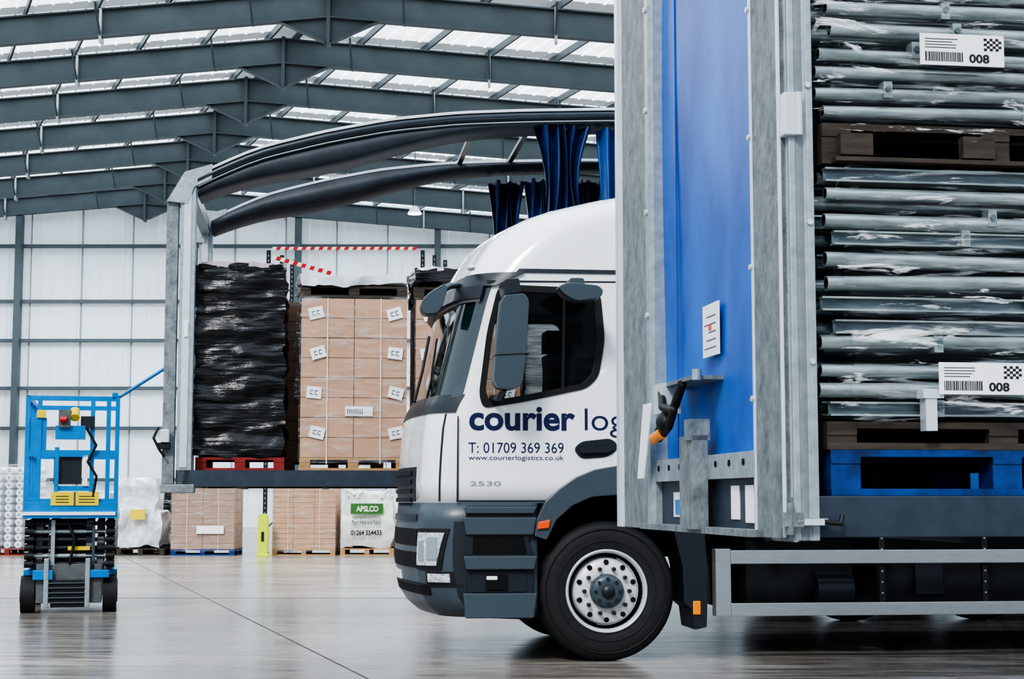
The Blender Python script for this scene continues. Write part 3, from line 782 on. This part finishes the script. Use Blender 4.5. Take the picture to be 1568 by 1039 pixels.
b.box(-0.026,0.0,0.02,0.035,1.04,H,ALU_L)
b.box(-0.026,0.0,0.325,0.345,1.04,H,ALU_L)
b.box(-0.03,0.06,1.80,2.5,1.035,H,GALV_OLD)
b.prism([(-0.045,1.80),(-0.045,1.86),(-0.03,1.90),(0.06,1.9),(0.06,1.78),(-0.03,1.78)],1.035,H,GALV,axis='z')
b.prism([(-0.045,2.5),(-0.045,2.44),(-0.03,2.40),(0.06,2.4),(0.06,2.52),(-0.03,2.52)],1.035,H,ALU_L,axis='z')
for z in (1.5,1.95,2.4,2.85,3.3,3.75):
    b.cyl((-0.055,1.83,z),(-0.04,1.83,z),0.014,ALU_L,10); b.cyl((-0.035,0.335,z),(-0.02,0.335,z),0.010,ALU_L,10)
    b.cyl((0.066,-0.02,z+0.1),(0.066,-0.008,z+0.1),0.010,ALU_L,10)
b.box(-0.02,0.03,-0.03,0.1,2.33,2.47,ALU_L); b.cyl((0.03,-0.03,2.33),(0.03,-0.03,2.47),0.012,ALU_L)
b.build('end_frame_posts',nt_,bevel=0.004)
b=B()
def blue(u,v):
    y=0.33+1.5*u; z=1.32+(H-1.32)*v
    return (0.02+0.006*math.sin(z*2.1+y*3)+0.003*math.sin(y*7),y,z)
b.grid(blue,30,40,BLUEP)
for y in (0.44,1.52): b.box(0.006,0.012,y,y+0.01,1.33,H,BLUEP)
b.build('blue_door_panel',nt_)
b=B()
b.box(-0.03,0.03,0.33,1.82,1.235,1.325,GALV)
for k in range(8): b.cyl((-0.034,0.45+k*0.18,1.29),(-0.028,0.45+k*0.18,1.29),0.012,VOID,10)
b.box(0.0,0.05,0.33,1.82,1.06,1.235,RAILP)
b.box(-0.06,0.1,0.3,1.95,1.035,1.06,GALV_OLD)
b.box(-0.006,0.0,0.42,0.52,1.08,1.21,PAPER); b.box(-0.006,0.0,0.60,0.70,1.09,1.21,PAPER); b.box(-0.006,0.0,1.40,1.56,1.09,1.19,PAPER)
b.box(-0.009,-0.006,1.44,1.52,1.1,1.16,LIFTB)
b.box(-0.09,-0.03,0.92,1.12,1.05,1.40,GALV_OLD)
b.box(-0.10,-0.02,0.92,1.0,1.38,1.46,GALV_OLD)
b.box(-0.002,0.006,0.86,1.08,1.70,1.90,PAPER)
for k in range(5): b.box(-0.004,-0.002,0.89,1.05-0.03*(k%3),1.73+k*0.03,1.734+k*0.03,SLATE)
b.box(-0.004,-0.002,0.95,0.99,1.80,1.82,ORANGER)
b.build('lower_panel',nt_,bevel=0.003)
b=B()
b.box(-0.10,0.02,0.86,1.45,1.605,1.62,GALV_OLD)
b.cyl((-0.09,0.84,1.60),(-0.09,0.84,1.64),0.018,GALV)
b.box(-0.12,-0.04,1.28,1.42,1.50,1.62,ALU_L)
b.pipe([(-0.10,1.36,1.60),(-0.13,1.22,1.52),(-0.12,1.08,1.50),(-0.12,1.16,1.44),(-0.13,1.28,1.40)],0.016,BLACK)
b.pipe([(-0.10,1.02,1.60),(-0.11,1.10,1.52),(-0.12,1.25,1.47),(-0.12,1.34,1.42)],0.018,BLACK)
b.cyl((-0.13,1.22,1.42),(-0.14,1.33,1.40),0.022,ORANGE); b.ball((-0.13,1.2,1.46),(0.03,0.05,0.04),BLACK)
b.prism([(1.58,1.56),(1.74,1.56),(1.86,1.25),(1.74,1.25)],-0.09,-0.085,PAPER,axis='x')
b.cyl((0.0,-0.03,1.09),(0.1,-0.03,1.09),0.012,GALV_OLD); b.box(-0.05,0.02,-0.04,0.02,1.075,1.12,GALV_OLD)
b.box(0.02,0.085,-0.05,-0.01,1.08,1.1,ALU_L); b.cyl((-0.02,-0.03,1.05),(-0.02,-0.03,1.15),0.012,GALV_OLD)
b.pipe([(0.085,-0.04,1.09),(0.14,-0.04,1.085),(0.15,-0.03,1.11)],0.008,BLACK)
b.cyl((0.0,-0.02,1.04),(0.0,0.2,1.04),0.014,GALV_OLD)
b.build('latches',nt_)
b=B()
for cx in (8.8,10.1,11.4): 
    wheel(b,cx,0.503,0.05,1); wheel(b,cx,0.503,Wn-0.05,-1); b.cyl((cx,0.2,0.5),(cx,2.3,0.5),0.07,CHASSIS); b.box(cx-0.05,cx+0.05,0.6,1.9,0.5,0.9,CHASSIS)
for cx in (3.6,): 
    b.box(cx,cx+0.12,0.75,0.87,0.0,0.9,CHASSIS); b.box(cx,cx+0.12,1.65,1.77,0.0,0.9,CHASSIS)
b.build('wheels',nt_)

def tubes(b,x0,x1,y0,y1,z0,z1,seed,rows):
    rnd=random.Random(seed); dz=(z1-z0)/rows
    for r in range(rows):
        z=z0+(r+.5)*dz
        for k,yy in enumerate((y0+0.03,y0+0.10,y0+0.22,y0+0.4,y0+0.65,y1-0.05)):
            xs=x0+rnd.uniform(0.0,0.06)+(0.012 if k==0 else 0); zz=z+rnd.uniform(-.012,.012)
            m=TUBE if (k==0 or rnd.random()<0.6) else TUBE2
            tilt=rnd.uniform(-.018,.018)
            if rnd.random()<0.80:
                b.hollow((xs,yy,zz),(x1+rnd.uniform(-.05,.05),yy+rnd.uniform(-.01,.01),zz+tilt),rnd.choice((0.021,0.0245,0.0245)),m)
            else:
                b.box(xs,x1,yy-0.02,yy+0.02,zz-0.024,zz-0.018,m); b.box(xs,x1,yy-0.02,yy+0.02,zz+0.016,zz+0.022,m); b.box(xs,x1,yy+0.005,yy+0.011,zz-0.018,zz+0.018,TUBE2)
        if rnd.random()<0.45:
            xx=x0+rnd.uniform(0.2,0.75); b.box(xx,xx+0.03,y0-0.002,y0+0.05,z-0.02,z+0.035,TUBE)
            b.cyl((xx+0.015,y0-0.010,z+0.01),(xx+0.015,y0+0.01,z+0.01),0.01,TUBE2,8)
        if rnd.random()<0.5:
            xx=x0+rnd.uniform(0.1,0.8); b.hollow((xx,y0+0.07,z),(xx+0.02,y0+0.16,z+0.07),0.018,TUBE)
def crinkle(b,x0,x1,y,z0,z1,m,seed,nstr=5):
    rnd=random.Random(seed)
    for i in range(nstr):
        za=rnd.uniform(z0+0.03,z1-0.03); zc=min(z1-0.02,max(z0+0.02,za+rnd.uniform(-0.14,0.14))); hh=rnd.uniform(0.012,0.035); ph=rnd.uniform(0,9)
        def fn(u,v):
            x=x0+(x1-x0)*u; z=za+(zc-za)*u+hh*(v-0.5)*(0.5+abs(math.sin(u*5+ph)))
            return (x,y-0.006-0.012*math.sin(v*math.pi)*abs(math.sin(u*7+ph))+0.004*noise.noise(Vector((x*22,v*3,ph))),z)
        b.grid(fn,50,6,m)
e=empty('racking_tube_bundle',NL,YN)
b=B(); b.pallet(0.14,1.34,0.04,1.14,1.173,WOODB,0.147); b.build('blue_pallet',e)
b=B(); b.pallet(0.13,1.33,0.04,1.14,1.321,WOODD,0.09); b.build('pallet',e)
b=B(); tubes(b,0.09,1.32,0.02,1.1,1.412,2.25,5,12)
b.box(0.44,0.478,-0.02,0.03,1.38,1.50,ALU_L); b.box(0.43,0.50,-0.025,0.03,1.485,1.515,ALU_L)
b.build('tubes',e)
b=B(); b.wrapped(0.20,1.35,-0.008,1.12,1.415,2.235,FILM,0.010,(3,2.5,10),0.022,seed=2)
b.wrapped(0.17,1.36,-0.022,1.13,1.42,2.24,FILM3,0.014,(3.5,2.5,8),0.022,seed=3,caps=False)
crinkle(b,0.15,1.35,-0.02,1.42,2.2,FILM3,11,9); b.build('stretch_film',e)
def label(e,x0,x1,z0,z1,y,sd):
    b=B(); b.box(x0,x1,y,y+0.002,z0,z1,PAPER); w=x1-x0;h=z1-z0; rnd=random.Random(sd)
    xx=x0+0.06*w
    while xx<x0+0.5*w:
        q=rnd.uniform(0.002,0.005); b.box(xx,xx+q,y-0.001,y,z0+0.12*h,z0+0.42*h,INK); xx+=q+rnd.uniform(0.002,0.004)
    for k in range(4): b.box(x0+0.06*w,x0+(0.35+0.1*rnd.random())*w,y-0.001,y,z0+(0.55+k*0.09)*h,z0+(0.57+k*0.09)*h,INK)
    for i in range(6):
        for j in range(5):
            if (i+j)%2==0: b.box(x0+(0.76+i*0.035)*w,x0+(0.795+i*0.035)*w,y-0.001,y,z0+(0.5+j*0.08)*h,z0+(0.58+j*0.08)*h,INK)
    b.build('label',e); text(e,'label_number','008',x0+0.58*w,y-0.0015,z0+0.1*h,0.24*w,0.28*h,INK,bold=0.03)
label(e,0.48,0.77,1.497,1.60,-0.036,1)
e=empty('racking_tube_bundle',NL,YN)
b=B(); b.pallet(0.13,1.33,0.04,1.14,2.255,WOODD,0.135)
for x in (0.18,0.6): b.box(x,x+0.11,0.0,0.04,2.278,2.35,WOODD)
b.box(0.16,1.3,-0.01,0.038,2.256,2.27,WOODD)
b.build('pallet',e)
b=B(); tubes(b,0.10,1.32,0.03,1.1,2.395,3.15,11,11); b.build('tubes',e)
b=B(); b.wrapped(0.15,1.35,-0.010,1.12,2.39,3.17,FILM,0.014,(3,2.5,9),0.022,seed=5)
b.wrapped(0.085,1.36,-0.025,1.13,2.34,3.18,FILM3,0.020,(4.5,3.5,7),0.022,seed=6,caps=False)
crinkle(b,0.09,1.35,-0.022,2.36,2.95,FILM3,21,8); b.build('stretch_film',e)
label(e,0.44,0.73,2.575,2.68,-0.044,2)
e=empty('racking_tube_bundle',NL,YN)
b=B(); b.pallet(0.14,1.34,1.2,2.3,1.173,WOODD,0.144); tubes(b,0.16,1.32,1.22,2.3,1.33,2.6,17,20); b.build('tubes',e)
e=empty('racking_tube_bundle',NL,YN)
b=B(); b.pallet(1.5,2.7,0.04,1.14,1.173,WOODD,0.144); tubes(b,1.5,2.7,0.05,1.1,1.33,2.6,23,20); b.build('tubes',e)

# ------------------------------------------------------------------ SCISSOR LIFT
sl=empty('scissor_lift',(-4.665,17.4,0),math.radians(13.5))
b=B()
hw=0.47
for sx in (-1,1):
    for y in (-0.25,1.15):
        c=(sx*(hw-0.06),y,0.19)
        b.cyl((c[0]-0.07,y,0.19),(c[0]+0.07,y,0.19),0.19,TYRE,28)
        b.cyl((c[0]+sx*0.06,y,0.19),(c[0]+sx*0.08,y,0.19),0.09,LIFTG,20)
b.box(-0.33,0.33,-0.42,1.35,0.10,0.50,LIFTG); b.box(-0.46,0.46,-0.3,1.3,0.38,0.44,LIFTB)
b.box(-0.36,-0.16,-0.47,-0.42,0.34,0.44,LIFTB); b.box(0.18,0.4,-0.47,-0.42,0.36,0.44,LIFTB)
b.box(-0.18,0.2,-0.46,-0.4,0.06,0.34,BLACK); b.box(-0.25,-0.2,-0.48,-0.44,0.06,0.56,GALV); b.box(0.16,0.21,-0.48,-0.44,0.06,0.56,GALV)
for k in range(5): b.box(-0.20,0.18,-0.48,-0.46,0.10+k*0.05,0.115+k*0.05,SLATE)
b.build('base',sl,bevel=0.01)
b=B()
rows=6
b.box(-0.2,0.2,-0.2,1.2,0.46,0.95,SLATE_D)
for r in range(rows):
    z=0.47+r*0.083
    for sx in (-0.43,-0.34,-0.22,0.16,0.27,0.37):
        b.box(sx,sx+0.07,-0.38,1.25,z,z+0.07,LIFTG if (r+int(sx*100))%3==0 else CHASSIS,rot=Matrix.Rotation(0.012*(1 if r%2 else -1),3,'X'))
    b.cyl((-0.44,-0.36,z+0.03),(0.44,-0.36,z+0.03),0.022,GALV if r in (1,4) else SLATE_D,12)
    b.cyl((-0.45,-0.40,z+0.03),(-0.36,-0.40,z+0.03),0.038,BLACK,12); b.cyl((0.36,-0.40,z+0.03),(0.45,-0.40,z+0.03),0.038,BLACK,12)
b.box(-0.19,-0.15,-0.42,-0.38,0.40,0.95,GALV); b.box(-0.02,0.2,-0.40,-0.3,0.64,0.68,YEL)
b.box(0.22,0.25,-0.42,-0.38,0.45,0.9,SLATE)
b.pipe([(0.0,-0.42,0.5),(0.05,-0.44,0.75),(-0.02,-0.42,0.92)],0.015,BLACK)
b.build('scissor_stack',sl)
b=B()
b.box(-hw,hw,-0.5,1.4,0.97,1.06,LIFTB); b.box(-hw,hw,-0.52,-0.5,0.97,1.13,LIFTB)
b.box(-0.2,0.28,-0.53,-0.52,1.1,1.24,YEL); b.box(0.03,0.045,-0.535,-0.53,1.1,1.24,SLATE)
for k in range(3): b.box(-0.15,-0.02,-0.533,-0.53,1.13+k*0.03,1.138+k*0.03,INK); b.box(0.08,0.24,-0.533,-0.53,1.13+k*0.03,1.138+k*0.03,INK)
b.box(-hw-0.005,hw-0.02,-0.535,-0.52,1.0,1.035,PAPER)
P=0.022
def post(x,y,z0=1.05,z1=2.22): b.box(x-P,x+P,y-P,y+P,z0,z1,LIFTB)
for x in (-hw+0.02,hw-0.02):
    for y in (-0.48,0.1,0.7,1.36): post(x,y)
    b.box(x-P,x+P,-0.5,1.38,2.18,2.23,LIFTB); b.box(x-P,x+P,-0.5,1.38,1.62,1.66,LIFTB)
post(-0.33,-0.48); post(-0.15,-0.48,1.05,1.7); post(0.2,-0.48,1.05,2.22); post(0.36,-0.48)
b.box(-hw,hw,-0.5,-0.46,2.18,2.23,LIFTB); b.box(-hw,hw,-0.5,-0.46,1.60,1.67,LIFTB); b.box(-hw,hw,1.34,1.38,2.18,2.23,LIFTB); b.box(-hw,hw,1.34,1.38,1.62,1.66,LIFTB)
b.box(-hw,hw,-0.5,-0.47,1.12,1.17,LIFTB)
b.box(-0.15,0.2,-0.48,-0.46,1.25,1.3,LIFTB)
b.box(-0.46,-0.26,-0.49,-0.47,1.67,2.0,LIFTB)
b.box(-0.36,-0.27,-0.52,-0.49,2.0,2.08,YEL)
b.box(-0.17,0.13,-0.56,-0.44,1.78,1.92,LIFTB); b.box(-0.14,-0.02,-0.6,-0.5,1.9,2.08,LIFTG); b.cyl((-0.12,-0.62,1.98),(-0.06,-0.62,1.98),0.03,RED)
b.cyl((0.02,-0.58,2.0),(0.02,-0.5,2.08),0.05,YEL); b.box(0.08,0.22,-0.54,-0.46,1.9,2.02,SLATE_D)
b.pipe([(0.14,-0.53,1.9),(0.24,-0.54,1.72),(0.16,-0.53,1.55),(0.25,-0.53,1.4),(0.22,-0.52,1.2)],0.014,BLACK)
b.box(-0.18,0.1,-0.46,-0.42,1.32,1.6,SLATE_D); b.box(0.11,0.16,-0.5,-0.45,1.3,1.62,PAPER)
b.cyl((hw-0.05,-0.46,2.2),(hw+0.46,-0.35,2.55),0.018,LIFTB,10); b.box(hw-0.08,hw-0.02,-0.5,-0.44,2.2,2.27,LIFTB)
b.build('platform',sl,bevel=0.005)

# ------------------------------------------------------------------ FAR GOODS ROW
def gx(px,Y): return (px-784)/2518*Y
YF=34.4
def far(name,px0,px1,depth=0.0): return empty(name,(gx((px0+px1)/2,YF+depth),YF+depth,0),0)
sc=YF/2500
def farcart(px0,px1,ytop,cm,pm,rows,cols,seed,name='boxed_goods_pallet',labels=False,depth=0.0):
    w=(px1-px0)*sc/2; hgt=(850-ytop)*sc
    e=far(name,px0,px1,depth)
    return carton_stack(name,-w,w,0,1.1,0,rows,cols,(hgt-0.13)/rows,cm,pm,labels=labels,seed=seed,parent=e,ph=0.13),w,hgt
e,w,h=farcart(262,358,748,CARD2,WOODB,5,2,31)
b=B(); b.box(-0.12,0.45,-0.05,-0.045,0.45,0.62,PAPER); b.build('label',e)
e,w,h=farcart(417,513,746,CARD,WOOD,6,3,33)
e=far('wrapped_goods_pallet',178,252)
b=B(); b.pallet(-0.5,0.5,0,1.1,0,WOODD); b.wrapped(-0.48,0.45,0.05,1.0,0.2,0.95,WRAPW,0.08,(2.2,2.2,2.2),0.06,seed=40,bulge=0.03)
b.wrapped(-0.48,0.28,0.1,1.0,0.9,1.6,WRAPW,0.05,(3,3,3),0.06,seed=41); b.box(-0.2,0.1,-0.10,-0.06,0.75,0.95,YEL); b.build('goods',e)
e=far('stacked_film_pallet',225,262,2.0)
b=B(); b.pallet(-0.4,0.4,0,1,0,WOODD,0.13); b.wrapped(-0.35,0.4,0,1,0.15,1.35,WRAPB,0.03,(2,2,6),0.06,seed=44); b.build('goods',e)
e=far('paper_roll_pallet',-15,45)
b=B(); b.pallet(-0.62,0.5,0,1.1,0,WOODR); 
BL=mat('pale_blue_print',(120,175,205),0.5,na=0.2)
for r in range(11):
    for c in range(5):
        x=-0.52+c*0.225; z=0.15+r*0.155
        b.cyl((x,0.06,z+0.075),(x,1.0,z+0.075),0.074,PAPER,14)
        b.cyl((x,0.05,z+0.075),(x,0.06,z+0.075),0.03,BL,10)
b.build('rolls',e)
b=B(); b.wrapped(-0.64,0.5,-0.02,1.05,0.14,1.9,FILM2,0.02,(3,3,4),0.08,seed=50); b.build('stretch_film',e)
e=far('bulk_bag_pallet',519,605)
b=B(); b.pallet(-0.56,0.56,0,1.1,0,WOOD); b.build('pallet',e)
b=B(); b.wrapped(-0.48,0.48,0.05,1.05,0.17,1.15,BAG,0.04,(2.2,2.2,2.2),0.04,seed=60,bulge=0.16); 
b.wrapped(-0.42,0.42,0.1,1.0,1.05,1.28,BAG,0.07,(4,4,4),0.04,seed=61)
for sx in (-1,1):
    for yy in (0.1,1.0): b.pipe([(sx*0.42,yy,1.05),(sx*0.47,yy,1.38),(sx*0.28,yy,1.25)],0.03,BAG)
def bagp(x0,x1,z0,z1,m,o):
    b.grid(lambda u,v:(x0+(x1-x0)*u,-0.105-o+0.10*((x0+(x1-x0)*u)/0.5)**2*0.5,z0+(z1-z0)*v),12,2,m)
bagp(-0.34,0.34,0.86,1.08,GREEN,0.0)
b.build('bag',e)
text(e,'bag_print','APSLCO',-0.22,-0.112,0.91,0.46,0.12,PAPER,bold=0.03)
text(e,'bag_phone','01264 554433',-0.33,-0.115,0.42,0.64,0.11,INK,bold=0.03)
text(e,'bag_lines','Plant Hire and Sales',-0.31,-0.115,0.64,0.60,0.10,SLATE,bold=0.01)
text(e,'bag_lines_2','Aggregates and Sand',-0.31,-0.115,0.75,0.60,0.07,GREEN,bold=0.01)
for i,(a,c,t,m) in enumerate(((620,700,770,CARD),(710,790,760,CARD2))):
    farcart(a,c,t,m,WOOD,5,2,70+i,depth=0.0)
e=far('white_bale_pallet',90,165)
b=B(); b.pallet(-0.5,0.5,0,1.1,0,WOODD); b.wrapped(-0.48,0.48,0.05,1.0,0.17,1.3,WRAPW,0.05,(2.2,2.2,2.2),0.06,seed=47,bulge=0.03); b.build('bale',e)
RK=mat('rack_upright_paint',(34,40,46),0.5,na=0.2)
for X0,offs_ in ((gx(392,33.6),(-0.22,0.0,0.16)),(gx(652,33.6),(-0.24,0.0,0.22))):
    b=B()
    for i,o in enumerate(offs_):
        d=i*0.55
        b.box(o-0.045,o+0.045,d,d+0.07,0,6.72-i*0.03,RK)
        for k in range(60): b.box(o-0.012,o+0.012,d-0.003,d,0.2+k*0.108,0.24+k*0.108,GALV)
        b.box(o-0.1,o+0.1,d-0.04,d+0.1,0,0.02,RK)
    for k in range(6): b.cyl((offs_[0],0.05,0.5+k),(offs_[2],1.12,1.0+k),0.018,RK,8)
    b.build('rack_upright',loc=(X0,36.2,0))
b=B()
b.box(-0.1,0.1,-0.08,0.08,0,0.8,HIVIS); b.prism([(-0.1,0.8),(0.1,0.8),(0.06,0.87),(-0.06,0.87)],-0.08,0.08,HIVIS); b.box(-0.14,0.14,-0.12,0.12,0,0.03,HIVIS); b.box(-0.03,0.03,-0.085,-0.08,0.3,0.5,BLACK)
b.build('rack_guard_post',loc=(gx(403,34.0),34.0,0),bevel=0.01)
b=B()
def tape(b,p0,p1,h,n):
    p0=Vector(p0);p1=Vector(p1)
    for i in range(n):
        a=p0+(p1-p0)*(i/n); c=p0+(p1-p0)*((i+1)/n); m=RED if i%2 else PAPER
        d=(p1-p0).normalized()*h*0.8
        b.add([a,c,c+d*0.6+Vector((0,0,h)),a+d*0.6+Vector((0,0,h))],[(0,1,2,3)],m)
xa,xb=gx(408,36)-0.0,gx(634,36)
zt=1.16+0.1555*36
tape(b,(xa,36.1,zt-0.05),(xb,36.1,zt-0.05),0.07,34)
tape(b,(xa,36.1,zt-0.25),(gx(500,36),36.1,zt-0.62),0.10,14)
b.build('barrier_tape')
b=B(); b.cyl((0,0,11),(0,0,11.25),0.25,ALU_L,20,r2=0.1); b.cyl((0,0,10.98),(0,0,11.0),0.24,mat('lamp_lens',(255,255,255),0.3,emit=6),20); b.cyl((0,0,11.25),(0,0,14.2),0.012,STEEL,6)
b.build('high_bay_lamp',frames[7],loc=(6.95,0,0))

# ------------------------------------------------------------------ lights
w=bpy.data.worlds.new('world'); S.world=w; w.use_nodes=True
N=w.node_tree.nodes; L=w.node_tree.links
bg=N['Background']; bg.inputs[1].default_value=1.0
tc=N.new('ShaderNodeTexCoord'); sx=N.new('ShaderNodeSeparateXYZ'); cr=N.new('ShaderNodeValToRGB')
L.new(tc.outputs['Generated'],sx.inputs[0]); L.new(sx.outputs['Z'],cr.inputs['Fac']); L.new(cr.outputs['Color'],bg.inputs[0])
cr.color_ramp.elements[0].position=0.0; cr.color_ramp.elements[0].color=(0.36,0.45,0.54,1)
cr.color_ramp.elements[1].position=1.0; cr.color_ramp.elements[1].color=(1.7,1.92,2.15,1)
el=cr.color_ramp.elements.new(0.3); el.color=(0.84,0.97,1.1,1)
def area(name,loc,rot,size,power,col=(0.92,0.96,1)):
    l=bpy.data.lights.new(name,'AREA'); l.shape='RECTANGLE'; l.size=size[0]; l.size_y=size[1]; l.energy=power; l.color=col
    o=bpy.data.objects.new(name,l); COL.objects.link(o); o.location=loc; o.rotation_euler=rot; return o
sun=bpy.data.lights.new('sun','SUN'); sun.energy=2.2; sun.angle=math.radians(12); sun.color=(1,0.98,0.95)
so=bpy.data.objects.new('sun',sun); COL.objects.link(so); so.rotation_euler=(math.radians(46),math.radians(-22),0)
for i,(x,y) in enumerate(((-14,34),(4,34),(-16,50),(0,50),(-20,62),(-6,62))):
    area('roof_fill_light',(x,y,12.4),(0,0,0),(8,5),1100)  # fill lights added under the roof to brighten the interior, no fixtures
